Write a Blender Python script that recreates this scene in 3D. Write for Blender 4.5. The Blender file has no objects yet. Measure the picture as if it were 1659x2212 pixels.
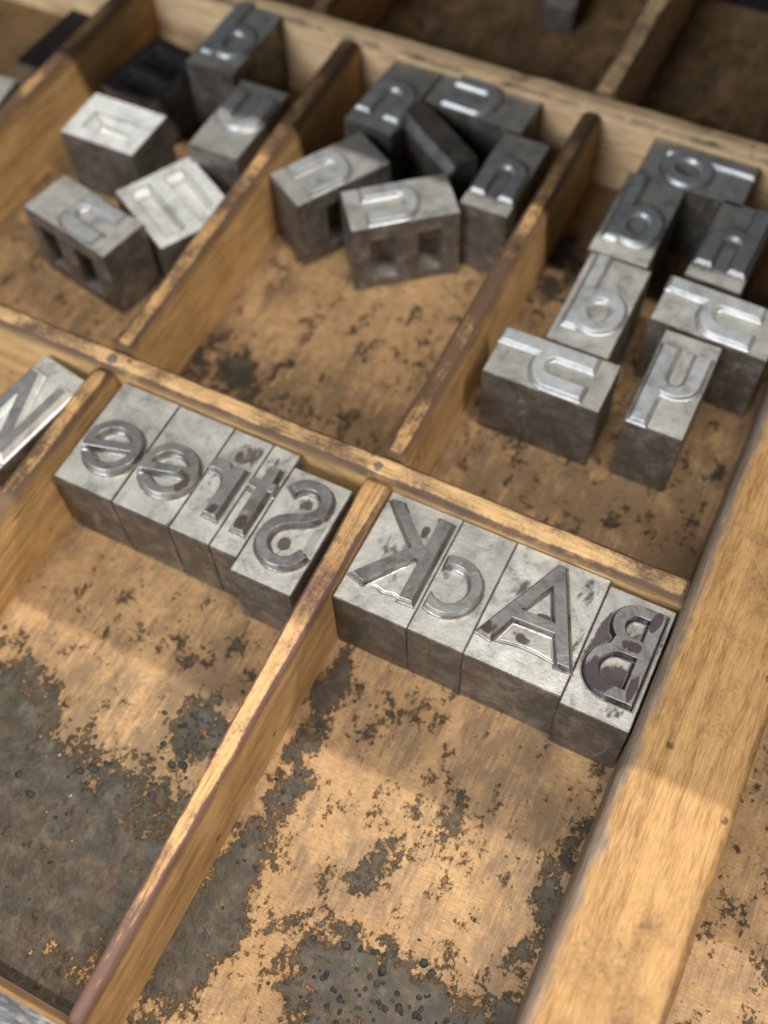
import bpy, bmesh, math, random
from mathutils import Vector, Matrix, noise
R = math.radians
MM = 0.001
sc = bpy.context.scene
COL = sc.collection

# ------------------------------------------------------------------ camera
cam_d = bpy.data.cameras.new('camera')
cam = bpy.data.objects.new('camera', cam_d)
COL.objects.link(cam)
sc.camera = cam
cam.location = (64.52 * MM, -118.33 * MM, 236.01 * MM)
cam.rotation_euler = (R(30.59), R(1.62), R(26.52))
cam_d.sensor_fit = 'VERTICAL'
cam_d.sensor_height = 36.0
cam_d.lens = 2344.15 / 2212 * 36.0
cam_d.clip_start = 0.01
cam_d.clip_end = 50.0
cam_d.dof.use_dof = True
cam_d.dof.focus_distance = 0.221
cam_d.dof.aperture_fstop = cam_d.lens / 4.2

# ------------------------------------------------------------------ world and lamps
w = bpy.data.worlds.new('World')
sc.world = w
w.use_nodes = True
bg = w.node_tree.nodes['Background']
bg.inputs['Color'].default_value = (0.95, 0.97, 1.0, 1)
bg.inputs['Strength'].default_value = 0.21

def area(name, loc, target, sx, sy, power, color):
    d = bpy.data.lights.new(name, 'AREA')
    d.shape = 'RECTANGLE'
    d.size = sx
    d.size_y = sy
    d.energy = power
    d.color = color
    o = bpy.data.objects.new(name, d)
    COL.objects.link(o)
    o.location = loc
    o.rotation_euler = (Vector(target) - Vector(loc)).to_track_quat('-Z', 'Y').to_euler()
    return o

def aim_x(o, loc, target):
    # keep the tube's long side parallel to the x axis
    z = (Vector(loc) - Vector(target)).normalized()
    x = Vector((1, 0, 0))
    x = (x - z * x.dot(z)).normalized()
    y = z.cross(x)
    o.rotation_euler = Matrix((x, y, z)).transposed().to_euler()

for nm, loc, tgt, sx, sy, pw, colr in (
        ('tube_lamp_front', (0.75, -0.36, 2.25), (0.75, 0.03, 0), 2.6, 0.03, 76.0, (1.0, 0.97, 0.93)),
        ('tube_lamp_back', (0.25, 1.22, 2.25), (0.25, -0.05, 0), 1.5, 0.02, 78.0, (1.0, 0.95, 0.86))):
    o = area(nm, loc, tgt, sx, sy, pw, colr)
    aim_x(o, loc, tgt)
area('window_daylight', (-0.55, -1.7, 1.15), (0, 0.1, 0), 1.0, 1.0, 36.0, (0.84, 0.92, 1.0))

sc.view_settings.view_transform = 'Standard'
sc.view_settings.look = 'None'
sc.view_settings.exposure = 0.10
sc.view_settings.gamma = 1.0
sc.render.engine = 'CYCLES'
sc.render.resolution_x = 768
sc.render.resolution_y = 1024

# ------------------------------------------------------------------ material helper
class NT:
    def __init__(self, name):
        self.m = bpy.data.materials.new(name)
        self.m.use_nodes = True
        self.t = self.m.node_tree
        self.b = self.t.nodes['Principled BSDF']
        tc = self.t.nodes.new('ShaderNodeTexCoord')
        mp = self.t.nodes.new('ShaderNodeMapping')
        mp.inputs['Scale'].default_value = (1000, 1000, 1000)
        self.t.links.new(tc.outputs['Object'], mp.inputs['Vector'])
        self.co = mp.outputs['Vector']
        self._sep = None
    def put(self, sock, v):
        if v is None:
            return
        if isinstance(v, bpy.types.NodeSocket):
            self.t.links.new(v, sock)
        else:
            sock.default_value = v
    def seeded(self):
        # shift the pattern for every single object
        oi = self.t.nodes.new('ShaderNodeObjectInfo')
        ml = self.t.nodes.new('ShaderNodeVectorMath'); ml.operation = 'SCALE'
        cb = self.t.nodes.new('ShaderNodeCombineXYZ')
        for i in range(3):
            self.t.links.new(oi.outputs['Random'], cb.inputs[i])
        self.t.links.new(cb.outputs[0], ml.inputs[0]); ml.inputs['Scale'].default_value = 900.0
        ad = self.t.nodes.new('ShaderNodeVectorMath'); ad.operation = 'ADD'
        self.t.links.new(self.co, ad.inputs[0]); self.t.links.new(ml.outputs[0], ad.inputs[1])
        self.raw = self.co
        self.co = ad.outputs[0]
        self.rnd = oi.outputs['Random']
    def scale(self, s, src=None):
        mp = self.t.nodes.new('ShaderNodeMapping')
        mp.inputs['Scale'].default_value = s
        self.t.links.new(src or self.co, mp.inputs['Vector'])
        return mp.outputs['Vector']
    def noise(self, scale, detail=4, rough=0.55, vec=None, dist=0.0):
        n = self.t.nodes.new('ShaderNodeTexNoise')
        n.inputs['Scale'].default_value = scale
        n.inputs['Detail'].default_value = detail
        n.inputs['Roughness'].default_value = rough
        n.inputs['Distortion'].default_value = dist
        self.t.links.new(vec or self.co, n.inputs['Vector'])
        return n.outputs['Fac']
    def voronoi(self, scale, vec=None, feature='F1', rnd=1.0):
        n = self.t.nodes.new('ShaderNodeTexVoronoi')
        n.feature = feature
        n.inputs['Scale'].default_value = scale
        n.inputs['Randomness'].default_value = rnd
        self.t.links.new(vec or self.co, n.inputs['Vector'])
        return n.outputs['Distance']
    def step(self, v, a, b, lo=0.0, hi=1.0, smooth=True):
        n = self.t.nodes.new('ShaderNodeMapRange')
        n.interpolation_type = 'SMOOTHSTEP' if smooth else 'LINEAR'
        n.inputs['From Min'].default_value = a
        n.inputs['From Max'].default_value = b
        n.inputs['To Min'].default_value = lo
        n.inputs['To Max'].default_value = hi
        self.t.links.new(v, n.inputs['Value'])
        return n.outputs['Result']
    def math(self, op, a, b=None):
        n = self.t.nodes.new('ShaderNodeMath'); n.operation = op
        self.put(n.inputs[0], a)
        if b is not None:
            self.put(n.inputs[1], b)
        return n.outputs[0]
    def mul(self, a, b): return self.math('MULTIPLY', a, b)
    def add(self, a, b): return self.math('ADD', a, b)
    def mx(self, a, b): return self.math('MAXIMUM', a, b)
    def mix(self, f, a, b):
        n = self.t.nodes.new('ShaderNodeMix'); n.data_type = 'RGBA'
        self.put(n.inputs[0], f)
        self.put(n.inputs[6], a if isinstance(a, bpy.types.NodeSocket) else (*a, 1))
        self.put(n.inputs[7], b if isinstance(b, bpy.types.NodeSocket) else (*b, 1))
        return n.outputs[2]
    def mixf(self, f, a, b):
        n = self.t.nodes.new('ShaderNodeMix'); n.data_type = 'FLOAT'
        self.put(n.inputs[0], f); self.put(n.inputs[2], a); self.put(n.inputs[3], b)
        return n.outputs[0]
    def ramp(self, v, stops):
        n = self.t.nodes.new('ShaderNodeValToRGB')
        e = n.color_ramp.elements
        while len(e) < len(stops):
            e.new(0.5)
        for q, (p, c) in zip(e, stops):
            q.position = p; q.color = (*c, 1)
        self.t.links.new(v, n.inputs[0])
        return n.outputs['Color']
    def xyz(self, src=None):
        n = self.t.nodes.new('ShaderNodeSeparateXYZ')
        self.t.links.new(src or self.co, n.inputs[0])
        return n.outputs
    def blob(self, x, y, rx, ry, ang=0.0):
        # soft elliptic region of wear on a flat surface, 1 at the middle, 0 outside
        mp = self.t.nodes.new('ShaderNodeMapping'); mp.vector_type = 'TEXTURE'
        mp.inputs['Location'].default_value = (x, y, 0)
        mp.inputs['Rotation'].default_value = (0, 0, R(ang))
        mp.inputs['Scale'].default_value = (rx, ry, 1e4)
        self.t.links.new(getattr(self, 'raw', self.co), mp.inputs['Vector'])
        ln = self.t.nodes.new('ShaderNodeVectorMath'); ln.operation = 'LENGTH'
        self.t.links.new(mp.outputs[0], ln.inputs[0])
        return self.step(ln.outputs['Value'], 0.35, 1.25, 1, 0)
    def bump(self, h, strength=0.5, dist=0.0003, normal=None):
        n = self.t.nodes.new('ShaderNodeBump')
        n.inputs['Strength'].default_value = strength
        n.inputs['Distance'].default_value = dist
        self.t.links.new(h, n.inputs['Height'])
        if normal is not None:
            self.t.links.new(normal, n.inputs['Normal'])
        return n.outputs['Normal']
    def out(self, color=None, rough=None, metal=None, normal=None, spec=None, coat=None):
        b = self.b
        if color is not None:
            self.put(b.inputs['Base Color'], color if isinstance(color, bpy.types.NodeSocket) else (*color, 1))
        self.put(b.inputs['Roughness'], rough)
        self.put(b.inputs['Metallic'], metal)
        if normal is not None:
            self.put(b.inputs['Normal'], normal)
        self.put(b.inputs['Specular IOR Level'], spec)
        self.put(b.inputs['Coat Weight'], coat)
        return self.m

def wood(name, axis, light, dark, patina=0.5, grey_left=None, zlo=22.2, zhi=25.6, stain=(0.042, 0.027, 0.024), near_end=False, fineness=1.0):
    n = NT(name)
    s_f = {'x': (0.10, 1.6, 1.6), 'y': (1.6, 0.10, 1.6)}[axis]
    s_b = {'x': (0.02, 0.35, 0.35), 'y': (0.35, 0.02, 0.35)}[axis]
    s_p = {'x': (0.30, 3.4, 3.4), 'y': (3.4, 0.30, 3.4)}[axis]
    s_f = tuple(c * fineness for c in s_f); s_p = tuple(c * fineness for c in s_p)
    fine = n.noise(1.0, 5, 0.65, n.scale(s_f), 0.25)
    broad = n.noise(1.0, 3, 0.5, n.scale(s_b), 0.8)
    pores = n.noise(1.0, 3, 0.6, n.scale(s_p))
    blot = n.noise(0.055, 4, 0.6)
    g = n.add(n.mul(fine, 0.5), n.add(n.mul(broad, 0.28), n.mul(blot, 0.22)))
    mid = tuple((a + b) / 2 for a, b in zip(light, dark))
    col = n.ramp(g, [(0.40, tuple(c * .72 for c in dark)), (0.5, mid), (0.58, light)])
    pm = n.step(pores, 0.60, 0.70)
    col = n.mix(n.mul(pm, 0.45), col, tuple(c * 0.35 for c in dark))
    z = n.xyz()[2]
    top = n.step(z, zlo, zhi)
    # handled, ink-stained tops: ragged dark patina
    pv = n.add(n.add(n.mul(n.noise(0.055, 5, 0.6, None, 0.3), 0.62), n.mul(n.noise(1.0, 7, 0.75, n.scale(s_f), 0.5), 0.36)),
               n.mul(n.noise(1.1, 5, 0.75), 0.22))
    if near_end:
        pv = n.add(pv, n.mul(n.step(n.xyz()[1], -74.0, -112.0, 0, 1), n.step(n.noise(1.0, 6, 0.75, n.scale((1.3, .09, 1.3))), .3, .7, .04, .24)))
    geo = n.t.nodes.new('ShaderNodeNewGeometry')
    nz = n.xyz(geo.outputs['Normal'])[2]
    edge = n.mul(n.step(nz, 0.05, 0.35), n.step(nz, 0.78, 0.97, 1, 0))
    pv = n.add(pv, n.mul(edge, 0.13))
    lo = 0.690 - patina * 0.20
    pat = n.step(pv, lo - 0.02, lo + 0.16)
    pat = n.mul(pat, top)
    smear = n.mul(n.step(n.noise(0.05, 6, 0.65, None, 0.4), 0.50, 0.66), 0.24)
    col = n.mix(smear, col, tuple(c * 0.45 for c in dark))
    col = n.mix(n.mul(pat, 0.90), col, stain)
    # small spots
    spots = n.step(n.voronoi(0.085), 0.045, 0.10, 1, 0)
    spots = n.mul(spots, n.step(n.noise(0.6, 3), 0.35, 0.55))
    col = n.mix(n.mul(spots, 0.8), col, (0.035, 0.020, 0.018))
    if grey_left is not None:
        x = n.xyz()[0]
        wob = n.add(x, n.mul(n.noise(0.16, 5, 0.65), -6.5))
        gm = n.step(wob, grey_left - 3.2, grey_left - 0.6, 1, 0)
        gc = n.ramp(n.noise(1.0, 5, 0.7, n.scale((2.4, 0.12, 2.4)), 0.3), [(0.3, (0.07, 0.055, 0.045)), (0.55, (0.165, 0.125, 0.095)), (0.75, (0.27, 0.215, 0.165))])
        col = n.mix(n.mul(gm, 0.92), col, gc)
    h = n.add(n.mul(fine, 0.6), n.add(n.mul(pores, -0.5), n.mul(pat, 0.35)))
    nrm = n.bump(h, 0.55, 0.00030)
    rough = n.mixf(pat, 0.55, 0.46)
    return n.out(col, rough, 0.0, nrm, n.mixf(pat, 0.22, 0.10))

LIGHT = (0.62, 0.38, 0.165)
DARK = (0.40, 0.205, 0.070)
M_VX = wood('wood_cross_divider', 'x', (0.64, 0.41, 0.195), (0.43, 0.25, 0.105), 0.70)
M_VY = wood('wood_long_divider', 'y', (0.68, 0.42, 0.18), (0.46, 0.25, 0.092), 1.02)
M_END = wood('wood_worn_divider', 'y', (0.56, 0.345, 0.150), (0.37, 0.20, 0.076), 0.58, near_end=True, stain=(0.075, 0.042, 0.044))
M_PALE = wood('wood_pale_cross_divider', 'x', (0.84, 0.59, 0.34), (0.66, 0.42, 0.22), 0.20)
M_BACKV = wood('wood_back_divider', 'y', (0.74, 0.50, 0.27), (0.52, 0.31, 0.14), 0.55)
M_RAIL = wood('wood_wide_rail', 'y', (0.40, 0.235, 0.092), (0.245, 0.126, 0.044), 0.24, fineness=2.2, grey_left=72.2, zlo=24, zhi=29)

def grey_wood():
    n = NT('weathered_grey_wood')
    f = n.noise(1.0, 7, 0.75, n.scale((0.16, 1.5, 1.5)), 1.2)
    c = n.ramp(f, [(0.32, (0.018, 0.018, 0.020)), (0.48, (0.09, 0.09, 0.095)), (0.60, (0.26, 0.26, 0.25)), (0.72, (0.46, 0.44, 0.40))])
    z = n.xyz()[1]
    inner = n.step(n.add(z, n.mul(n.noise(0.4, 3), 1.2)), -128.9, -128.4)
    c2 = n.mix(n.step(n.noise(1.0, 4, 0.6, n.scale((0.1, 1.4, 1.4))), 0.35, 0.65), (0.26, 0.15, 0.06), (0.42, 0.26, 0.12))
    c = n.mix(inner, c, c2)
    return n.out(c, 0.75, 0, n.bump(f, 0.9, 0.0006), 0.3)
M_GREY = grey_wood()

def floor_mat():
    n = NT('stained_case_floor')
    fib = n.noise(1.0, 5, 0.7, n.scale((0.5, 2.6, 1)), 0.4)
    fib2 = n.noise(1.0, 4, 0.6, n.scale((1.5, 0.12, 1)), 0.3)
    big = n.noise(0.035, 5, 0.6, None, 0.5)
    g = n.add(n.add(n.mul(fib, 0.34), n.mul(fib2, 0.10)), n.add(n.mul(big, 0.30), n.mul(n.noise(0.35, 6, 0.7), 0.26)))
    col = n.ramp(g, [(0.38, (0.155, 0.090, 0.041)), (0.50, (0.27, 0.160, 0.073)), (0.62, (0.40, 0.248, 0.120))])
    # rubbed brown stain
    bm = n.noise(0.10, 12, 0.74, n.scale((1.35, 0.75, 1)), 0.3)
    st = n.noise(1.0, 5, 0.7, n.scale((1.1, 0.09, 1)), 0.3)
    bv = n.add(n.mul(bm, 0.66), n.mul(st, 0.34))
    breg = None
    for b in ((-45, 20, 44, 20, 8, .12), (-30, 75, 60, 60, 0, .0), (40, 25, 60, 18, 0, .10), (50, -43, 14, 18, 20, .10), (66, -70, 12, 26, 0, .08),
              (20, -46, 14, 12, 0, .04), (-40, -80, 46, 24, 0, .10), (-20, -52, 14, 16, 30, .10), (48, 80, 60, 60, 0, .06), (-120, 60, 60, 60, 0, .08),
              (0, 190, 240, 46, 0, .06), (34, -80, 10, 12, 10, .05), (110, 10, 12, 60, 0, .07)):
        v = n.mul(n.blob(*b[:5]), b[5])
        breg = v if breg is None else n.add(breg, v)
    bval = n.add(bv, breg)
    brown = n.step(bval, 0.470, 0.63)
    col = n.mix(n.mul(brown, 0.76), col, (0.098, 0.064, 0.036))
    # flaking dark varnish film, with hard ragged edges
    f1 = n.noise(0.15, 14, 0.76, n.scale((1.15, 0.85, 1)), 0.1)
    f2 = n.noise(0.70, 6, 0.66)
    fv = n.add(n.mul(f1, 0.76), n.mul(f2, 0.27))
    freg = None
    for b in ((-34, -106, 44, 30, 12, .21), (-15.5, -66, 9, 8, 0, .17), (8, -72, 5.5, 30, 0, .105), (6, -44, 5, 11, 0, .14), (8, -104, 9, 24, 0, .13),
              (45, -101, 28, 14, -12, .165), (70, -70, 5, 40, 0, .10), (34, -76, 5, 9, -30, .11), (42, -62, 16, 10, 0, .05), (60, -96, 16, 12, 0, .10),
              (22, -40, 12, 9, 0, .05), (-60, -92, 20, 30, 0, .17), (0, -128, 70, 7, 0, .10), (5, 100, 9, 20, 0, .10), (30, -60, 60, 60, 0, .02),
              (-35, -48, 34, 18, 0, .035), (120, -40, 30, 60, 0, .0), (-64, 24, 14, 16, 0, .08), (40, 60, 70, 70, 0, .035), (-40, 60, 60, 60, 0, .03), (-120, 60, 50, 80, 0, .03), (0, 190, 240, 46, 0, .03), (-35, 18, 34, 12, -8, .05), (120, -20, 40, 140, 0, .03)):
        v = n.mul(n.blob(*b[:5]), b[5])
        freg = v if freg is None else n.add(freg, v)
    fval = n.add(fv, freg)
    film = n.mul(n.step(fval, 0.588, 0.645), n.step(n.noise(0.30, 6, 0.7), 0.30, 0.55, 0.80, 1.0))
    filmc = n.ramp(n.noise(0.22, 7, 0.65), [(0.35, (0.011, 0.011, 0.008)), (0.52, (0.023, 0.022, 0.017)), (0.68, (0.056, 0.054, 0.042))])
    ruddy = n.step(n.noise(0.10, 4, 0.6), 0.50, 0.62)
    filmc = n.mix(n.mul(ruddy, 0.22), filmc, (0.060, 0.030, 0.018))
    col = n.mix(n.mul(film, 0.93), col, filmc)
    # flecks of spatter
    sp = n.step(n.voronoi(0.55), 0.10, 0.19, 1, 0)
    sp = n.mul(sp, n.step(n.noise(0.12, 5, 0.7), 0.44, 0.56))
    col = n.mix(n.mul(sp, 0.75), col, (0.045, 0.035, 0.028))
    # pale fibres and crumbs
    fl = n.step(n.noise(1.0, 2, 0.5, n.scale((1.2, 0.5, 1))), 0.745, 0.78)
    col = n.mix(n.mul(fl, 0.6), col, (0.62, 0.48, 0.30))
    hb = n.step(n.voronoi(0.30), 0.12, 0.36, 1, 0)
    hb = n.mul(hb, n.step(n.noise(0.07, 3), 0.50, 0.6))
    h = n.add(n.mul(film, 0.5), n.add(n.mul(n.mul(hb, film), 0.7), n.mul(n.noise(0.5, 5, 0.65), n.mixf(film, 0.10, 0.9))))
    h = n.add(h, n.mul(fib, 0.18))
    rough = n.mixf(film, n.mixf(brown, 0.62, 0.50), 0.47)
    return n.out(col, rough, 0, n.bump(h, 0.75, 0.0005), n.mixf(film, 0.22, 0.24))
M_FLOOR = floor_mat()

def film_mat():
    n = NT('dark_varnish')
    c = n.ramp(n.noise(0.5, 4), [(0.35, (0.010, 0.010, 0.009)), (0.65, (0.035, 0.033, 0.027))])
    return n.out(c, 0.55, 0, n.bump(n.noise(1.2, 3), 0.4, 0.0003), 0.14)
M_FILM = film_mat()

def metal(name, base, brown_amt, ink=0.0, rough=0.42, met=0.75, brown=(0.12, 0.085, 0.062), stains=(), inkc=(0.030, 0.016, 0.015), hik=1.22):
    n = NT(name)
    n.seeded()
    a = n.noise(0.16, 8, 0.66, None, 0.6)
    b = n.noise(1.1, 5, 0.7)
    f = n.add(n.mul(a, 0.68), n.mul(b, 0.32))
    lo = tuple(c * 0.50 for c in base)
    hi = tuple(min(1, c * hik) for c in base)
    col = n.ramp(f, [(0.34, lo), (0.47, base), (0.62, hi)])
    bm = n.step(n.add(n.noise(0.11, 7, 0.68, None, 0.8), brown_amt), 0.55, 0.72)
    col = n.mix(n.mul(bm, 0.88), col, brown)
    sc_ = n.step(n.noise(1.0, 3, 0.6, n.scale((0.25, 3.2, 0.6))), 0.66, 0.74)
    col = n.mix(n.mul(sc_, 0.30), col, hi)
    pit = n.step(n.noise(2.6, 3, 0.6), 0.68, 0.76)
    col = n.mix(n.mul(pit, 0.5), col, tuple(c * 0.3 for c in base))
    col = n.mix(n.mul(n.rnd, 0.38), col, n.mix(0.5, tuple(c * 0.45 for c in base), brown))
    smg = n.step(n.noise(0.30, 6, 0.72, n.scale((1, 1, 0.35)), 1.0), 0.56, 0.70)
    col = n.mix(n.mul(smg, 0.55), col, hi)
    ro = n.add(n.mul(a, 0.30), rough - 0.12)
    if ink > 0:
        iv = n.add(n.add(n.mul(n.noise(0.24, 9, 0.66, n.scale((1.5, 0.7, 1)), 0.5), 1.35), -0.175), ink)
        for q in stains:
            iv = n.add(iv, n.mul(n.blob(*q[:5]), q[5] * 1.75))
        im = n.step(iv, 0.62, 0.90)
        col = n.mix(n.mul(im, 0.90), col, inkc)
        met_s = n.mixf(n.mx(im, n.mul(bm, 0.6)), met, 0.0)
        ro = n.mixf(im, ro, 0.55)
        spc = n.mixf(im, 0.5, 0.08)
    else:
        met_s = n.mixf(n.mul(bm, 0.7), met, 0.05)
        spc = 0.4
    h = n.add(n.mul(b, 0.5), n.add(n.mul(a, 0.8), n.mul(pit, -0.5)))
    return n.out(col, ro, met_s, n.bump(h, 0.5, 0.00025), spc)

M_TOP = metal('cast_metal_shoulder', (0.62, 0.61, 0.55), -0.01, 0.03, 0.40, 0.76, (0.31, 0.27, 0.23))
M_TOPI = metal('cast_metal_shoulder_inky', (0.60, 0.585, 0.52), 0.02, 0.085, 0.40, 0.76, (0.26, 0.20, 0.175))
M_SIDE = metal('cast_metal_side', (0.18, 0.163, 0.142), 0.11, 0.0, 0.42, 0.75, (0.070, 0.048, 0.034), hik=2.0)  # brown patina, with the sides' shade and wood reflections put into the colour
M_FACE = metal('rubbed_metal_face', (0.33, 0.325, 0.31), 0.0, 0.045, 0.36, 0.85, (0.20, 0.165, 0.14))
M_FACEI = metal('inky_metal_face', (0.36, 0.345, 0.335), 0.03, 0.11, 0.34, 0.85, (0.16, 0.11, 0.10))
M_BLUE = metal('smooth_metal_face', (0.47, 0.48, 0.475), -0.08, 0.0, 0.44, 0.62)
M_BEARD = metal('letter_beard', (0.36, 0.355, 0.33), 0.0, 0.05, 0.28, 0.95, (0.16, 0.12, 0.10))
M_BEARDI = metal('inked_letter_beard', (0.28, 0.26, 0.245), 0.03, 0.18, 0.28, 0.90, (0.09, 0.06, 0.055))
M_BRIGHT = metal('bright_cast_metal', (0.80, 0.80, 0.76), -0.16, 0.0, 0.45, 0.45)
M_NAIL = metal('old_iron_nail', (0.15, 0.125, 0.10), 0.0, 0.0, 0.6, 0.25)

def stained(cx, cy, st, face=False, inkc=(0.030, 0.016, 0.015), base=0.01):
    st = [(x - cx, y - cy, rx, ry, an, amt) for x, y, rx, ry, an, amt in st]
    if face:
        return metal('stained_metal_face', (0.32, 0.31, 0.295), 0.01, base, 0.36, 0.8, (0.18, 0.14, 0.12), st, inkc)
    return metal('stained_metal_shoulder', (0.60, 0.585, 0.525), 0.02, base, 0.40, 0.76, (0.28, 0.225, 0.195), st, inkc)
bk = NT('inked_black_beard')
bk.seeded()
bi = bk.step(bk.noise(0.25, 6, 0.65), 0.54, 0.66)
M_BLACKB = bk.out(bk.mix(bi, (0.012, 0.008, 0.014), (0.16, 0.14, 0.14)), 0.25, bk.mul(bi, 0.7), None, 0.5)

M_BEARDS = metal('soft_letter_beard', (0.46, 0.465, 0.45), -0.04, 0.0, 0.36, 0.8)
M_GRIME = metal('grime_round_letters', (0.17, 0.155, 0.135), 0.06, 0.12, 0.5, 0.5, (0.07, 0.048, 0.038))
M_SHADED = metal('shade_darkened_metal', (0.075, 0.075, 0.078), 0.0, 0.0, 0.45, 0.8, (0.04, 0.03, 0.025))  # shade on the far left blocks is put into this metal colour

# ------------------------------------------------------------------ object helpers
def empty(name, loc=(0, 0, 0), rz=0.0, label=None, cat=None, group=None):
    o = bpy.data.objects.new(name, None)
    o.empty_display_size = 0.005
    COL.objects.link(o)
    o.location = Vector(loc) * MM
    o.rotation_euler = (0, 0, R(rz))
    if label: o['label'] = label
    if cat: o['category'] = cat
    if group: o['group'] = group
    return o

def link_bm(name, bm, mats, parent=None, smooth=False):
    me = bpy.data.meshes.new(name)
    bmesh.ops.recalc_face_normals(bm, faces=bm.faces)
    for v in bm.verts:
        v.co *= MM
    bm.to_mesh(me)
    bm.free()
    for m in (mats if isinstance(mats, (list, tuple)) else [mats]):
        me.materials.append(m)
    if smooth:
        for p in me.polygons:
            p.use_smooth = True
    o = bpy.data.objects.new(name, me)
    COL.objects.link(o)
    if parent is not None:
        o.parent = parent
    return o

def bx(bm, x0, x1, y0, y1, z0, z1, mat=0):
    vs = [bm.verts.new((x, y, z)) for z in (z0, z1) for y in (y0, y1) for x in (x0, x1)]
    fs = []
    for f in ((0, 2, 3, 1), (4, 5, 7, 6), (0, 1, 5, 4), (2, 6, 7, 3), (0, 4, 6, 2), (1, 3, 7, 5)):
        q = bm.faces.new([vs[i] for i in f]); q.material_index = mat; fs.append(q)
    return fs

# ------------------------------------------------------------------ the case
case = empty('type_case', (0, 0, 0), 0, 'old wooden type case with stained floor and worn rounded dividers holding the metal letters', 'type case')

bm = bmesh.new()
nx, ny = 150, 130
X0, X1, Y0, Y1 = -250, 330, -128.4, 246
grid = [[bm.verts.new((X0 + (X1 - X0) * i / nx, Y0 + (Y1 - Y0) * j / ny,
                       0.18 * noise.noise(Vector((i * .21, j * .2, 0))))) for j in range(ny + 1)] for i in range(nx + 1)]
for i in range(nx):
    for j in range(ny):
        bm.faces.new((grid[i][j], grid[i + 1][j], grid[i + 1][j + 1], grid[i][j + 1]))
bot = [bm.verts.new((x, y, -5)) for x, y in ((X0, Y0), (X1, Y0), (X1, Y1), (X0, Y1))]
bm.faces.new(bot[::-1])
fl = link_bm('bottom_board', bm, M_FLOOR, case, True)

def divider(name, axis, c0, c1, a0, a1, w0, w1, h, mat, seed, jit=0.22, rad=2.2, parent=case, flat=False):
    """wall running along an axis; centre line c0->c1, width w0->w1, from a0 to a1"""
    bm = bmesh.new()
    L = a1 - a0
    n = max(8, int(L / 1.6))
    rows = []
    for k in range(n + 1):
        t = k / n
        a = a0 + L * t
        c = c0 + (c1 - c0) * t
        wd = w0 + (w1 - w0) * t
        def nz(s, f=0.12, amp=jit):
            return amp * (noise.noise(Vector((a * f, seed * 7.3 + s * 3.1, 0.5))) + 0.5 * noise.noise(Vector((a * f * 3.7, seed * 5.1 + s * 2.3, 1.5))))
        r = min(rad, wd / 2 - 0.05)
        hz = h + nz(9, 0.05, jit * 1.2)
        hw = wd / 2
        pf = [(-hw, 0.0), (-hw, h * 0.5), (-hw + nz(1) * .4, hz - r * 1.15)]
        for q in range(1, 6):
            an = math.pi / 2 * q / 6
            pf.append((-hw + r - r * math.cos(an) + nz(2) * .6, hz - r * 1.15 + r * 1.15 * math.sin(an) + nz(3 + q * .2) * .5))
        pf.append((-hw + r, hz + nz(4) * .4)); pf.append((hw - r + 0.02, hz + nz(5) * .4))
        for q in range(5, 0, -1):
            an = math.pi / 2 * q / 6
            pf.append((hw - r + r * math.cos(an) + nz(6) * .6, hz - r * 1.15 + r * 1.15 * math.sin(an) + nz(7 + q * .2) * .5))
        pf += [(hw + nz(8) * .4, hz - r * 1.15), (hw, h * 0.5), (hw, 0.0)]
        row = []
        endf = 0.0
        de = min(a - a0, a1 - a)
        if not flat and de < 1.0:
            endf = (1.0 - de) * 0.9          # slightly rounded ends
        for (u, z) in pf:
            zz = z - endf * (1 if z > h * .6 else 0)
            row.append(bm.verts.new((c + u, a, zz) if axis == 'y' else (a, c + u, zz)))
        rows.append(row)
    m = len(rows[0])
    for k in range(n):
        for i in range(m - 1):
            bm.faces.new((rows[k][i], rows[k][i + 1], rows[k + 1][i + 1], rows[k + 1][i]))
    bm.faces.new(rows[0]); bm.faces.new(rows[-1][::-1])
    o = link_bm(name, bm, mat, parent, False)
    for p in o.data.polygons:
        p.use_smooth = len(p.vertices) == 4
    return o

# cross dividers (along x) and long dividers (along y)
divider('cross_divider', 'x', 1.1, 1.0, -249, 71.4, 6.4, 6.8, 26.0, M_VX, 1)
divider('cross_divider', 'x', 139.6, 139.6, -249, 71.4, 7.6, 7.6, 26.0, M_PALE, 2)
LAB = {}
def long_div(c0, c1, a0, a1, w0, w1, mat, seed, **k):
    return divider('long_divider', 'y', c0, c1, a0, a1, w0, w1, 25.9, mat, seed, **k)
long_div(-1.3, -2.0, 4.7, 135.6, 6.0, 5.6, M_VY, 3)
long_div(-76.9, -80.2, 4.7, 135.6, 6.0, 6.6, M_VY, 4)
long_div(-157.8, -157.0, 4.7, 135.6, 6.0, 6.2, M_VY, 5)
long_div(-76.7, -77.2, -128.3, -2.6, 5.8, 5.9, M_VY, 6)
o = long_div(0.75, -1.35, -128.3, -2.6, 3.2, 6.4, M_END, 7, rad=1.5)
long_div(-1.7, -1.5, 143.7, 235.8, 7.2, 7.4, M_BACKV, 8)
long_div(-96, -98, 143.7, 235.8, 6.4, 6.4, M_VY, 9)
long_div(-157.0, -157.0, -128.3, -2.6, 6.0, 6.0, M_VY, 10)

# wide rail
divider('wide_rail', 'y', 83.0, 83.0, -128.3, 235.8, 23.4, 23.4, 28.2, M_RAIL, 11, jit=0.30, rad=2.6, flat=True)
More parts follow.
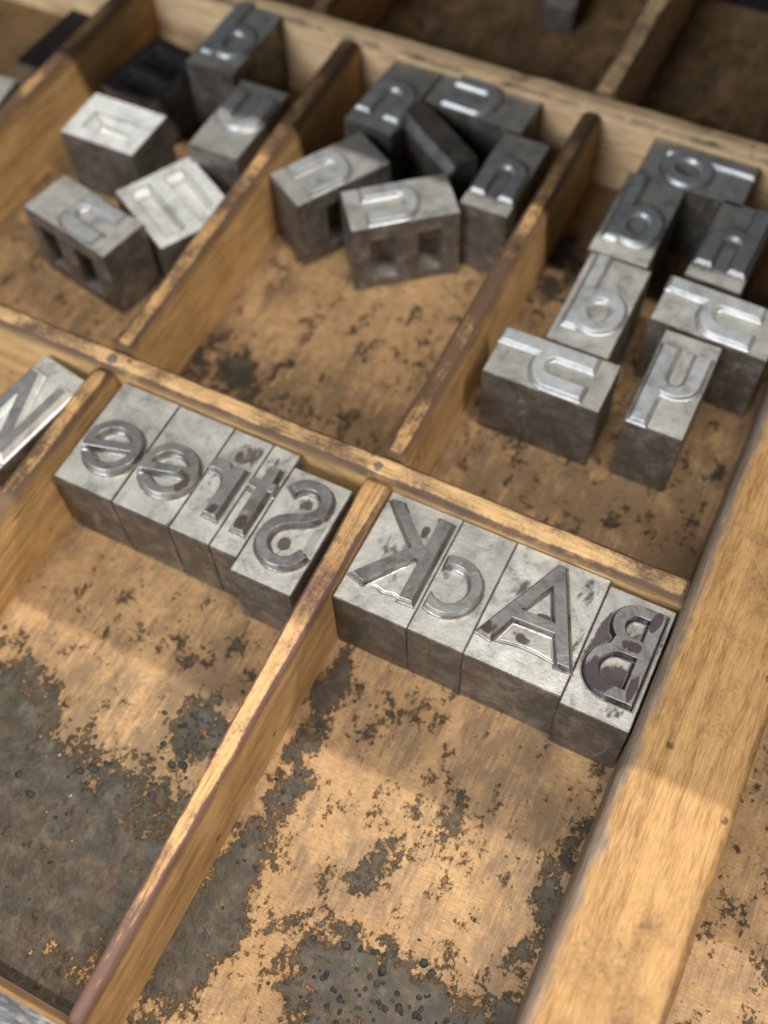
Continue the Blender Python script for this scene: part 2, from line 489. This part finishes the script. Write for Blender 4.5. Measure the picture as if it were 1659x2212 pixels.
# front rail: weathered outer frame
bm = bmesh.new()
nn = 150
rows = []
for k in range(nn + 1):
    x = -250 + 580 * k / nn
    def q(s, amp=.35): return amp * noise.noise(Vector((x * .13, s * 3.7, 2)))
    rows.append([bm.verts.new(p) for p in ((x, -128.5, 0), (x, -128.5 + q(1, .2), 24.6), (x, -129.2 + q(2, .5), 26.0 + q(3)), (x, -136, 26.5 + q(4)), (x, -150, 26.6 + q(5)), (x, -162, 26.2), (x, -163, 0))])
for k in range(nn):
    for i in range(6):
        bm.faces.new((rows[k][i], rows[k][i + 1], rows[k + 1][i + 1], rows[k + 1][i]))
bm.faces.new(rows[0]); bm.faces.new(rows[-1])
o = link_bm('front_rail', bm, M_GREY, case)
o['label'] = 'weathered grey outer rail of the case'
# back rail, coloured near-black to imitate the unlit gap there
bm = bmesh.new()
bx(bm, -250, 330, 236, 256, 0, 27)
bmesh.ops.bevel(bm, geom=bm.edges[:], offset=1.0, segments=2, affect='EDGES')
dk = NT('shade_black_wood')
M_DARK = dk.out(dk.mix(dk.step(dk.noise(0.3, 5), .35, .65), (0.008, 0.008, 0.009), (0.02, 0.018, 0.016)), 0.6, 0, None, 0.2)
link_bm('back_rail', bm, M_DARK, case)

# nail heads at the crossings
def nail(x, y, z, r):
    bm = bmesh.new()
    bmesh.ops.create_uvsphere(bm, u_segments=20, v_segments=10, radius=r)
    for v in bm.verts:
        v.co.z = v.co.z * 0.14 + 0.07 * r * noise.noise(v.co * 1.7)
        v.co += Vector((x, y, z))
    link_bm('nail', bm, M_NAIL, case, True)
nail(-3.0, 0.9, 25.9, 1.7)
nail(-76.7, 0.6, 25.95, 1.45)
nail(-4.0, 141.5, 25.7, 1.3)

# blisters of varnish on the bottom board
random.seed(4)
bm = bmesh.new()
def dome(x, y, r, h):
    s = 12
    rings = []
    ph = random.uniform(0, 6)
    el = random.uniform(0.8, 1.3)
    for j in range(5):
        f = j / 4
        rr = r * math.cos(f * math.pi / 2 * 0.98)
        zz = h * math.sin(f * math.pi / 2) - 0.05
        rings.append([bm.verts.new((x + rr * el * math.cos(2 * math.pi * i / s) * (1 + .10 * math.sin(2 * i + ph)),
                                    y + rr / el * math.sin(2 * math.pi * i / s), zz)) for i in range(s)])
    for j in range(4):
        for i in range(s):
            bm.faces.new((rings[j][i], rings[j][(i + 1) % s], rings[j + 1][(i + 1) % s], rings[j + 1][i]))
    bm.faces.new(rings[-1])
for (cx, cy, sx, sy, cnt, r0, r1) in ((48, -99, 16, 7, 80, .45, 1.1), (36, -104, 10, 6, 22, .35, .95), (62, -98, 8, 7, 22, .35, .9),
                                      (-16, -66, 5.5, 5, 34, .5, 1.35), (-24, -78, 16, 7, 20, .5, 1.35), (-36, -100, 16, 12, 16, .3, .8),
                                      (8, -78, 3, 22, 16, .4, .9)):
    for k in range(cnt):
        dome(random.gauss(cx, sx * .6), random.gauss(cy, sy * .6), random.uniform(r0, r1) * random.uniform(.5, .8), random.uniform(.15, .32))
for x, y, r in ((-15.0, -74.6, 1.35), (-17.3, -75.6, 1.2), (-32.8, -84.0, 1.4), (-35.0, -85.8, 1.1), (-47, -92.5, 1.2), (-42, -95, 1.2), (35.3, -92, 1.1), (44, -93, 1.2), (51, -88, 1.1)):
    dome(x, y, r * .85, 0.5)
o = link_bm('varnish_blister', bm, M_FILM, case, True)
o['kind'] = 'stuff'
o['label'] = 'dark blisters of old varnish on the floor of the case'

# ------------------------------------------------------------------ glyph shapes (outer loops counter-clockwise, holes clockwise)
def arc(cx, cy, rx, ry, a0, a1, n=28):
    return [(cx + rx * math.cos(R(a0 + (a1 - a0) * i / n)), cy + ry * math.sin(R(a0 + (a1 - a0) * i / n))) for i in range(n + 1)]

def catmull(P, n=8):
    out = []
    Q = [P[0]] + P + [P[-1]]
    for i in range(1, len(Q) - 2):
        p0, p1, p2, p3 = (Vector((*Q[j], 0)) for j in (i - 1, i, i + 1, i + 2))
        for k in range(n):
            t = k / n
            out.append((0.5 * ((2 * p1) + (-p0 + p2) * t + (2 * p0 - 5 * p1 + 4 * p2 - p3) * t * t + (-p0 + 3 * p1 - 3 * p2 + p3) * t ** 3))[:2])
    out.append(P[-1])
    return out

def stroke(P, hw):
    C = catmull(P)
    A, B = [], []
    for i, p in enumerate(C):
        q0 = Vector(C[max(0, i - 1)]); q1 = Vector(C[min(len(C) - 1, i + 1)])
        d = (q1 - q0).normalized(); nrm = Vector((-d.y, d.x))
        A.append(tuple(Vector(p) - nrm * hw)); B.append(tuple(Vector(p) + nrm * hw))
    L = A + B[::-1]
    ar = sum(L[i][0] * L[(i + 1) % len(L)][1] - L[(i + 1) % len(L)][0] * L[i][1] for i in range(len(L)))
    return L if ar > 0 else L[::-1]

def g_e(cx, cy, r, ri, phi):
    o = arc(cx, cy, r, r, phi - 180 + 22, phi + 180 + 10, 56)
    bb = ri * math.sin(R(16))
    o += arc(cx, cy, ri, ri, phi - 16, phi - 180 + 30, 26)
    h = arc(cx, cy, ri, ri, phi + 164, phi + 16, 24)
    return [o, h]

GL = {}
GL['K'] = [[(19.0, -27.0), (18.9, -5.3), (15.6, -5.2), (15.8, -13.6), (6.2, -4.9), (3.5, -5.5), (12.9, -14.7), (3.6, -26.0), (7.0, -27.0), (15.1, -16.9), (15.9, -17.6), (15.9, -27.1)]]
GL['c'] = [arc(24.4, -19.4, 7.2, 7.2, -114, 114, 44) + arc(24.4, -19.4, 4.5, 4.6, 130, -130, 36)]
GL['A'] = [[(45.6, -4.7), (44.1, -4.6), (34.2, -26.4), (37.4, -27.0), (39.9, -21.0), (49.2, -20.6), (52.1, -26.7), (55.2, -26.5)],
           [(44.8, -10.3), (48.2, -18.0), (40.9, -18.1)]]
GL['B'] = [[(69.4, -28.8), (69.5, -6.2)] + arc(64.5, -11.4, 5.5, 5.1, 90, 228, 18) + arc(64.0, -22.6, 6.9, 6.3, 122, 270, 22),
           [(66.4, -14.2), (64.3, -14.2)] + arc(64.4, -11.7, 2.4, 2.5, 268, 92, 12) + [(66.4, -9.2)],
           [(66.6, -25.9), (64.0, -25.9)] + arc(64.0, -22.2, 3.9, 3.7, 268, 92, 16) + [(66.6, -18.5)]]
GL['e1'] = g_e(-62.8, -20.6, 7.3, 4.75, 15)
GL['e2'] = g_e(-47.1, -20.4, 7.2, 4.7, 15)
GL['r'] = [[(-30.4, -27.1), (-30.5, -12.9), (-33.3, -12.8), (-33.8, -13.9)] + [(-35.0, -12.8), (-36.8, -12.5), (-38.5, -12.9), (-39.2, -14.0), (-38.9, -16.2), (-37.3, -15.7), (-35.6, -16.0), (-34.4, -17.3), (-33.9, -19.2), (-33.8, -27.0)]]
GL['t'] = [[(-22.9, -27.6), (-22.9, -16.2), (-21.8, -16.0), (-21.8, -13.4), (-23.0, -13.4), (-23.2, -9.3), (-26.2, -9.5), (-26.0, -13.6), (-28.4, -13.8), (-28.5, -16.5), (-26.1, -16.6), (-26.0, -27.6)]]
GL['S'] = [stroke([(-18.3, -12.9), (-16.6, -10.9), (-13.6, -10.0), (-10.7, -10.9), (-9.3, -13.3), (-9.6, -16.2), (-11.8, -18.4), (-14.8, -20.0), (-17.4, -22.1), (-18.4, -25.1), (-17.7, -28.3), (-15.2, -30.4), (-12.2, -30.7), (-9.4, -29.2), (-8.0, -26.6)], 1.42)]
# small letters in block coordinates (block spans 0..w across, 0..31 upward)
def small(kind):
    if kind == 'n':
        return [[(13, 5.8), (13, 15)] + arc(8, 15, 5, 5.2, 0, 180, 22)[1:] + [(3, 5.8), (5.9, 5.8), (5.9, 15)] + arc(8, 15, 2.1, 2.4, 180, 0, 14)[1:] + [(10.1, 5.8)]]
    if kind == 'h':
        return [[(13, 5.8), (13, 30.3), (10.1, 30.3)] + arc(8, 15, 5, 5.2, 65, 180, 16) + [(3, 5.8), (5.9, 5.8), (5.9, 15)] + arc(8, 15, 2.1, 2.4, 180, 0, 14)[1:] + [(10.1, 5.8)]]
    if kind == 'd':
        return [[(2.6, 5.8), (5.4, 5.8)] + arc(9.2, 12.8, 6.3, 6.9, -127, 127, 36) + [(5.4, 30.3), (2.6, 30.3)],
                arc(9.2, 12.8, 3.3, 3.9, 180, -180, 28)[:-1]]
    if kind == 'N':
        return [[(13.6, 4.5), (13.6, 27), (10.9, 27), (10.9, 11.5), (4.4, 27), (1.6, 27), (1.6, 4.5), (4.2, 4.5), (4.2, 19.5), (10.8, 4.5)]]

def offset_loop(L, d):
    n = len(L); out = []
    for i in range(n):
        p0, p, p1 = Vector(L[i - 1]), Vector(L[i]), Vector(L[(i + 1) % n])
        a = (p - p0); b = (p1 - p)
        if a.length < 1e-6 or b.length < 1e-6:
            out.append(tuple(p)); continue
        a.normalize(); b.normalize()
        na = Vector((a.y, -a.x)); nb = Vector((b.y, -b.x))
        m = na + nb
        if m.length < 1e-3:
            m = na
        m.normalize()
        k = max(0.55, m.dot(na))
        out.append(tuple(p + m * d / k))
    return out

def clean(L):
    o = []
    for p in L:
        if not o or (Vector(p) - Vector(o[-1])).length > 0.05:
            o.append(p)
    if (Vector(o[0]) - Vector(o[-1])).length < 0.05:
        o.pop()
    return o

def letter_mesh(loops, z0, z1, taper=0.55, rnd=0.14, mat=(0, 1), thin=0.0):
    """raised letter: flat face, tiny rounded arris, sloping beard down to the shoulder"""
    bm = bmesh.new()
    top_edges = []
    for L in loops:
        L = clean(L)
        L = offset_loop(L, -thin)
        ins = offset_loop(L, -rnd)
        dn = offset_loop(L, taper * .8)
        d2 = offset_loop(L, taper * 1.25)
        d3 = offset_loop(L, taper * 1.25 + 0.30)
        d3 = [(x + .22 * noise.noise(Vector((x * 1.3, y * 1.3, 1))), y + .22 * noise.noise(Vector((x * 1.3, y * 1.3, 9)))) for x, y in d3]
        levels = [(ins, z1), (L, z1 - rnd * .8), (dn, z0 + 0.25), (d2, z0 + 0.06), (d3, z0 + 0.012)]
        rings = []
        for pts, z in levels:
            rings.append([bm.verts.new((x, y, z + (0.03 * noise.noise(Vector((x * .6, y * .6, 3))) if z == z1 else 0))) for x, y in pts])
        n = len(L)
        for a in range(len(rings) - 1):
            for i in range(n):
                f = bm.faces.new((rings[a][i], rings[a + 1][i], rings[a + 1][(i + 1) % n], rings[a][(i + 1) % n]))
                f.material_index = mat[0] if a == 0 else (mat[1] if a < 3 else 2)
        for i in range(n):
            top_edges.append(bm.edges.get((rings[0][i], rings[0][(i + 1) % n])))
    bmesh.ops.triangle_fill(bm, use_beauty=True, edges=top_edges, normal=(0, 0, 1))
    return bm

def grid_face(bm, org, U, V, N, us, vs, pits, depth, mat, pmat=None):
    """rectangular face cut into cells; cells in pits are sunk by depth along -N"""
    org, U, V, N = map(Vector, (org, U, V, N))
    cache = {}
    def vt(i, j, d=0):
        key = (i, j, d)
        if key not in cache:
            sh = 0.12 * d
            p = org + U * us[i] + V * vs[j] - N * d
            cache[key] = bm.verts.new(p)
        return cache[key]
    for i in range(len(us) - 1):
        for j in range(len(vs) - 1):
            c = [(i, j), (i + 1, j), (i + 1, j + 1), (i, j + 1)]
            if (i, j) in pits:
                bot = []
                cx = (us[i] + us[i + 1]) / 2; cy = (vs[j] + vs[j + 1]) / 2
                for a, b in c:
                    p = org + U * (cx + (us[a] - cx) * .82) + V * (cy + (vs[b] - cy) * .86) - N * (depth * random.uniform(.8, 1.1))
                    bot.append(bm.verts.new(p))
                f = bm.faces.new(bot); f.material_index = mat if pmat is None else pmat
                for k in range(4):
                    f = bm.faces.new((vt(*c[k]), vt(*c[(k + 1) % 4]), bot[(k + 1) % 4], bot[k]))
                    f.material_index = mat if pmat is None else pmat
            else:
                f = bm.faces.new([vt(*q) for q in c]); f.material_index = mat

def body_mesh(w, d, h, front=None, top=None, edge=0.22, top_mat=1, taper_top=0.0):
    """type body: 0..w, 0..d, 0..h; front / top = (us, vs, pits, depth) recesses"""
    bm = bmesh.new()
    if front:
        grid_face(bm, (0, 0, 0), (1, 0, 0), (0, 0, 1), (0, -1, 0), [0] + front[0] + [w], [0] + front[1] + [h], front[2], front[3], 0)
    else:
        grid_face(bm, (0, 0, 0), (1, 0, 0), (0, 0, 1), (0, -1, 0), [0, w], [0, h], (), 0, 0)
    if top:
        grid_face(bm, (0, 0, h), (1, 0, 0), (0, 1, 0), (0, 0, 1), [0] + top[0] + [w], [0] + top[1] + [d], top[2], top[3], top_mat)
    else:
        grid_face(bm, (0, 0, h), (1, 0, 0), (0, 1, 0), (0, 0, 1), [0, w], [0, d], (), 0, top_mat)
    grid_face(bm, (0, 0, 0), (1, 0, 0), (0, 1, 0), (0, 0, -1), [0, w], [0, d], (), 0, 0)
    grid_face(bm, (0, d, 0), (1, 0, 0), (0, 0, 1), (0, 1, 0), [0, w], [0, h], (), 0, 0)
    grid_face(bm, (0, 0, 0), (0, 1, 0), (0, 0, 1), (-1, 0, 0), [0, d], [0, h], (), 0, 0)
    grid_face(bm, (w, 0, 0), (0, 1, 0), (0, 0, 1), (1, 0, 0), [0, d], [0, h], (), 0, 0)
    bmesh.ops.remove_doubles(bm, verts=bm.verts, dist=0.001)
    # fix T-junctions left by the cut faces
    for _ in range(3):
        for e in [e for e in bm.edges if len(e.link_faces) == 1]:
            a, b = e.verts[0].co.copy(), e.verts[1].co.copy()
            L = (b - a).length
            for v in bm.verts:
                if v in e.verts: continue
                t = (v.co - a).dot(b - a) / (L * L)
                if 0.001 < t < 0.999 and (a + (b - a) * t - v.co).length < 0.001:
                    bmesh.utils.edge_split(e, e.verts[0], t if e.verts[0].co == a else 1 - t)
                    break
        bmesh.ops.remove_doubles(bm, verts=bm.verts, dist=0.002)
    bmesh.ops.recalc_face_normals(bm, faces=bm.faces)
    sharp = [e for e in bm.edges if len(e.link_faces) == 2 and e.calc_face_angle(0) > 0.5]
    bmesh.ops.bevel(bm, geom=sharp, offset=edge, segments=2, affect='EDGES', clamp_overlap=True)
    return bm

TH = 23.3
GROUP = 'metal type blocks in the case'
def type_block(x, y, w, d, label, loops, rot=0.0, pivot=None, h=TH, face=1.95, inky=False, smooth=False, world=True,
               front=None, top=None, tilt=None, name='type_block', webs=(), taper=0.40, topmat=None, facemat=None, beardmat=None, sidemat=None, group=GROUP, z=0.0, cat='type block'):
    """x, y: front-left corner when unrotated.  Rotated blocks give their centre instead (pivot=True)."""
    if pivot:
        root = empty(name, (x, y, z), rot, label, cat, group)
        off = Vector((-w / 2, -d / 2, 0))
    else:
        root = empty(name, (x + w / 2, y + d / 2, z), rot, label, cat, group)
        off = Vector((-w / 2, -d / 2, 0))
    if tilt:
        root.rotation_euler = (R(tilt[0]), R(tilt[1]), R(rot))
    b = body_mesh(w, d, h, front, top)
    for v in b.verts: v.co += off
    tm = topmat or (M_TOPI if inky else M_TOP)
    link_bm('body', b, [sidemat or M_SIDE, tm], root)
    if loops:
        sh = Vector((x + w / 2, y + d / 2)) if world else Vector((w / 2, d / 2))
        LL = [[(p[0] - sh.x, p[1] - sh.y) for p in L] for L in loops]
        fm = facemat or (M_BLUE if smooth else (M_FACEI if inky else M_FACE))
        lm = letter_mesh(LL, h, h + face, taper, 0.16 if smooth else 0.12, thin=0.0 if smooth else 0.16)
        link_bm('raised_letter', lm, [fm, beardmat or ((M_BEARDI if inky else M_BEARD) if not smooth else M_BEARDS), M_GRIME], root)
        for wl, hh in webs:
            WL = [[(p[0] - sh.x, p[1] - sh.y) for p in wl]]
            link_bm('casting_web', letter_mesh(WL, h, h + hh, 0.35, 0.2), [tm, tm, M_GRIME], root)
    return root

# ------------------------------------------------------------------ BACK
YF, D = -32.4, 29.8
type_block(2.3, YF, 17.95, D, 'metal block with reversed capital K, against the divider', GL['K'], topmat=stained(11.3, -17.5, [(8.5, -15.5, 3.5, 4.5, 30, .16), (13.8, -9.5, 1.2, 2.2, 0, .30), (12, -23, 2.5, 2, 0, .10)]), inky=False,
           webs=((catmull([(8.2, -26.6), (10, -26.1), (12, -26.5), (14, -26.1), (15.7, -26.4)], 6) + [ (15.7, -18.3), (15.0, -17.5)], 0.30),
                 ([(8, -6.9), (9.5, -6.1), (12, -6.6), (15.4, -5.7), (15.6, -13.2)], 0.25),))
type_block(20.32, YF + .05, 13.1, D - .1, 'metal block with reversed small c, between the K and the A', GL['c'], topmat=stained(26.9, -17.5, [(22, -16.5, 2.0, 3, 0, .14), (23.0, -24.5, 1.8, 1.5, 0, .26), (27, -7, 5, 4, 0, .04)]))
type_block(33.5, YF + .02, 22.1, D, 'widest metal block, with capital A showing black in its triangle', GL['A'], topmat=stained(44.5, -17.5, [(40.5, -14.5, 4, 6, 30, .15), (52, -7.5, 2.6, 4.5, 0, .17), (43.5, -24, 3.5, 1.5, -15, .22), (54.6, -18, 1.6, 8, 0, .12), (46.3, -17.2, 2.4, .8, -3, .4)]), facemat=stained(44.5, -17.5, [(36, -25, 3, 2.5, 0, .22), (50, -18, 3, 4, 0, .08)], True), inky=True,
           webs=((catmull([(38.9, -26.2), (43, -25.4), (47, -25.3), (51.0, -25.8)], 6) + [ (48.9, -21.3), (40.5, -21.6)], 0.28),))
type_block(55.75, -33.7, 15.1, D + .1, 'metal block with ink-blackened reversed capital B, next to the wide rail', GL['B'], topmat=stained(63.3, -18.75, [(64, -24, 4.4, 4.2, 0, .30), (59, -14, 2.6, 4.5, 0, .32), (57.5, -20, 1.6, 5, 0, .25), (69, -16, 1.8, 10, 0, .18), (66, -30.5, 3, 2, 0, .12), (64.5, -13, 3, 3, 0, .16), (57.5, -28, 1.5, 3, 0, .10)], inkc=(0.022, 0.010, 0.014)), facemat=stained(63.3, -18.75, [(60.5, -25, 4.5, 5, 0, .30), (67.5, -9, 1.4, 3.5, -8, .34), (68, -25, 1.3, 4, 0, .32), (64.5, -16.3, 3, 1.6, 0, .25)], True, (0.035, 0.016, 0.022)), beardmat=M_BLACKB, inky=True)
# ------------------------------------------------------------------ Street
type_block(-71.6, -33.1, 16.3, 30.3, 'metal block with clean reversed small e, against the left divider', GL['e1'], topmat=stained(-63.45, -17.95, [(-66, -12, 4, 2, 15, .12)], base=-.03))
type_block(-55.1, -33.3, 15.5, 30.3, 'metal block with reversed small e stained brown at its right, beside the r', GL['e2'], facemat=stained(-47.35, -18.15, [(-42.4, -21.8, 2.4, 4.2, 20, .30)], True, (0.045, 0.022, 0.019)))
type_block(-39.45, -33.4, 10.7, 30.3, 'metal block with reversed small r and brown ink stain above it', GL['r'], topmat=stained(-34.1, -18.25, [(-33, -8, 4.5, 4, 0, .24), (-37, -17.5, 1.5, 3, 0, .16), (-32, -28, 2, 1.5, 0, .10)]), facemat=stained(-34.1, -18.25, [(-32.2, -25.5, 1.8, 2, 0, .26)], True), inky=True)
type_block(-28.65, -33.4, 7.15, 30.3, 'narrowest metal block, with small t', GL['t'], topmat=stained(-25.1, -18.25, [(-27, -8.5, 2.5, 4, 0, .22)]), facemat=stained(-25.1, -18.25, [(-24.4, -26, 1.8, 3, 0, .34)], True), inky=True)
type_block(-21.35, -36.6, 15.4, 30.1, 'metal block with reversed capital S, brown stain in its lower curve', GL['S'], topmat=stained(-13.65, -21.55, [(-13.5, -25.5, 1.8, 2.4, 0, .36), (-14.5, -14.5, 2.8, 2, 0, .26), (-13, -20.5, 3, 1.5, 0, .08), (-13.6, -29, 1, 1.5, 0, .2)]), inky=True,
           webs=(([(-8.6, -26.0), (-8.9, -22.6), (-8.2, -19.0), (-7.9, -17.2), (-7.2, -17.6), (-7.4, -22), (-6.9, -25.6)], 0.45),))
# leaning N at the left edge
r_ = type_block(-92.3, -20.5, 15.0, 33.0, 'bright block with a big N leaning left of the e blocks', small('N'), rot=-9, pivot=True, world=False,
                h=21.5, topmat=M_TOP, smooth=False, tilt=(0, 4, 0), taper=1.0, face=2.2, facemat=M_FACE, beardmat=M_BRIGHT)

# ------------------------------------------------------------------ upper right compartment
def small_block(cx, cy, w, d, kind, rot, label, **k):
    L = small(kind) if kind else None
    if L and kind in 'nh':
        sx = (w - 2.6) / 10.0
        L = [[((p[0] - 8) * sx + w / 2, p[1] * d / 31.0) for p in l] for l in L]
    elif L:
        sx = (w) / 16.6
        L = [[(p[0] * sx, p[1] * d / 31.0) for p in l] for l in L]
    return type_block(cx, cy, w, d, label, L, rot=rot, pivot=True, world=False, smooth=k.pop('smooth', True), taper=0.6, face=1.25, **k)

G2 = 'loose metal type blocks'
small_block(21.8, 46.1, 15.8, 30.4, 'h', 90, 'sideways block with a reversed h, nearest in its heap to the K block', group=G2)
small_block(50.3, 54.4, 14.6, 30.8, 'h', 180, 'metal block with an upside-down h whose stem runs off its front edge', group=G2)
small_block(53.6, 79.0, 16.4, 30.4, 'h', 88, 'sideways h block behind the upside-down h block, at the right picture edge', group=G2)
small_block(25.0, 70.4, 16.6, 32.0, 'd', 0, 'pale metal block with a round-bowled d, behind the sideways h block', group=G2)
small_block(23.7, 102.9, 16.4, 32.0, 'd', 0, 'shaded dark metal block with a d, second in the column of d blocks', group=G2)
small_block(32.4, 126.9, 17.4, 30.2, 'd', -90, 'sideways metal block with a d, against the rear divider', group=G2)
small_block(49.2, 104.2, 15.0, 30.6, 'h', -2, 'shaded block with an upright h, next to the wide rail behind a sideways h block', group=G2)
# ------------------------------------------------------------------ middle compartment
FR2 = ([5, 12.2, 19.2, 26], [3.5, 18.5], {(1, 1), (3, 1)}, 5.0)
def swap_front(w, d, h): pass
small_block(-58.0, 120.3, 15.8, 31.2, 'n', -4, 'dark metal block with an n, rearmost left in the heap of n blocks', group=G2)
small_block(-33.2, 129.0, 15.6, 31.6, 'n', -92, 'metal block with a sideways n, rearmost right in the heap, against the rear divider', group=G2)
small_block(-15.3, 104.0, 14.2, 31.2, 'n', 0, 'metal block with an upright n, against the divider right of the heap, front edge lit', group=G2)

def cored(cx, cy, w, d, kind, rot, label, side, us, **k):
    """block with hollow cored recesses in one long side (side = 'L' or 'R' of the letter)"""
    root = small_block(cx, cy, w, d, kind, rot, label, **k)
    body = [c for c in root.children if c.name.startswith('body')][0]
    old = body.data
    bm = body_mesh(d, w, TH, ([us[0], us[1]] + ([us[2], us[3]] if len(us) > 2 else []), [3.6, 18.4], {(1, 1), (3, 1)} if len(us) > 2 else {(1, 1)}, 5.2))
    rot_ = Matrix.Rotation(R(90 if side == 'R' else -90), 3, 'Z')
    for v in bm.verts:
        v.co = rot_ @ (v.co - Vector((d / 2, w / 2, 0)))
        v.co *= MM
    me = bpy.data.meshes.new('body')
    bm.to_mesh(me); bm.free()
    for m in old.materials: me.materials.append(m)
    body.data = me
    return root
cored(-37.2, 81.7, 15.8, 30.4, 'n', -51, 'foremost block of the heap, a sideways n above two hollow windows in its side', 'R', (5, 12.2, 18.6, 25.4), group=G2)
cored(-60.8, 85.3, 15.8, 30.6, 'n', -30.5, 'left-turned n block in front of the heap, one hollow window in its side', 'R', (9, 16), group=G2)
# a plain spacer lying tilted between them
sp = type_block(-38.6, 111.6, 9.6, 28.5, 'plain dark spacer without a letter, wedged in the middle of the n heap', None, rot=57, pivot=True, h=23.0, tilt=(0, -4, 0), z=0.4, group=G2, cat='spacer', topmat=M_SIDE)
bm = bmesh.new()
pf = [(-4.8, 0), (4.8, 0), (4.8, 23), (-2.6, 23.6), (-4.8, 20.4)]
ends = [[bm.verts.new((x, y, z)) for x, z in pf] for y in (-14.2, 14.2)]
for k in range(5):
    f = bm.faces.new((ends[0][k], ends[0][(k + 1) % 5], ends[1][(k + 1) % 5], ends[1][k]))
    f.material_index = 2 if k == 3 else 0  # brighter metal on the chamfer imitates its glint from the window
bm.faces.new(ends[0]); bm.faces.new(ends[1][::-1])
bmesh.ops.recalc_face_normals(bm, faces=bm.faces)
bmesh.ops.bevel(bm, geom=bm.edges[:], offset=0.25, segments=2, affect='EDGES')
for v in bm.verts: v.co *= MM
me = bpy.data.meshes.new('body'); bm.to_mesh(me); bm.free()
for m in (M_SIDE, M_SIDE, M_BEARDS): me.materials.append(m)
sp.children[0].data = me

# ------------------------------------------------------------------ upper left compartment
cored(-114.0, 40.8, 15.6, 32.0, 'n', 78, 'pale n block in front of the left heap, two hollow windows in its side', 'L', (4.5, 11, 18, 25.5), group=G2)
type_block(-98.5, 61.5, 28.0, 25.0, 'metal block lying on its side, two bright long channels facing up', None, rot=-29, pivot=True, h=16.5, topmat=M_BRIGHT,
           top=([3.4, 24.6], [3.6, 9.4, 14.4, 20.4], {(1, 1), (1, 3)}, 2.6), group=G2)
type_block(-128.8, 77.0, 25.4, 18.8, 'pale metal block with a slanted pit in its top, against the far left divider', None, rot=0, pivot=True, h=21.5, topmat=M_BRIGHT,
           top=([5.0, 20.0], [4.6, 11.5], {(1, 1)}, 4.5), group=G2)
small_block(-94.6, 92.6, 16.4, 31.0, 'n', 180, 'half-shaded block with a U-shaped letter, against the divider left of the n heap', group=G2)
small_block(-112.4, 121.5, 16.4, 32.0, 'd', 0, 'tall standing metal block at the back of the left compartment with a round shiny letter', z=2.5, group=G2)
type_block(-133.0, 107.5, 25.0, 26.0, 'dark metal block lying in the shadow with a pit in its top', None, rot=-16, pivot=True, h=15.0, topmat=M_SHADED, tilt=(5, -7, 0), z=1.8,
           top=([4.0, 21.0], [3.5, 10.5, 13.5, 22.0], {(1, 1), (1, 3)}, 3.0), group=G2)
# far left compartment and the one behind
type_block(-173.0, 110.0, 15.0, 30.0, 'dark metal block half out of the picture in the far left compartment', None, rot=-3, pivot=True, h=14.0, topmat=M_SHADED, group=G2)
type_block(-170.5, 66.0, 15.0, 26.0, 'pale metal block behind the left divider at the picture edge', None, rot=8, pivot=True, h=TH, group=G2)
type_block(-37.5, 211.5, 10.5, 27.0, 'grey metal block at the top picture edge, behind the rear divider', None, rot=8, pivot=True, h=9.0, group=G2)

# ------------------------------------------------------------------ cabinet above the pulled-out case (out of the picture, shades the back of it)
cab = empty('type_cabinet', (0, 0, 0), 0, 'dark wooden cabinet overhanging the back of the type case', 'cabinet')
bm = bmesh.new(); bx(bm, -430, 470, 57.7, 500, 198, 203)
bmesh.ops.bevel(bm, geom=bm.edges[:], offset=0.4, segments=2, affect='EDGES')
cw = NT('cabinet_wood')
M_CAB = cw.out(cw.ramp(cw.noise(1.0, 5, .6, cw.scale((0.02, .5, .5))), [(0.35, (0.05, 0.028, 0.015)), (0.65, (0.12, 0.066, 0.033))]), 0.5, 0, None, 0.4)
link_bm('shelf_board', bm, M_CAB, cab)
for x in (-448, 471):
    bm = bmesh.new(); bx(bm, x, x + 17, 57.7, 500, -60, 203)
    bmesh.ops.bevel(bm, geom=bm.edges[:], offset=0.4, segments=2, affect='EDGES')
    link_bm('side_panel', bm, M_CAB, cab)
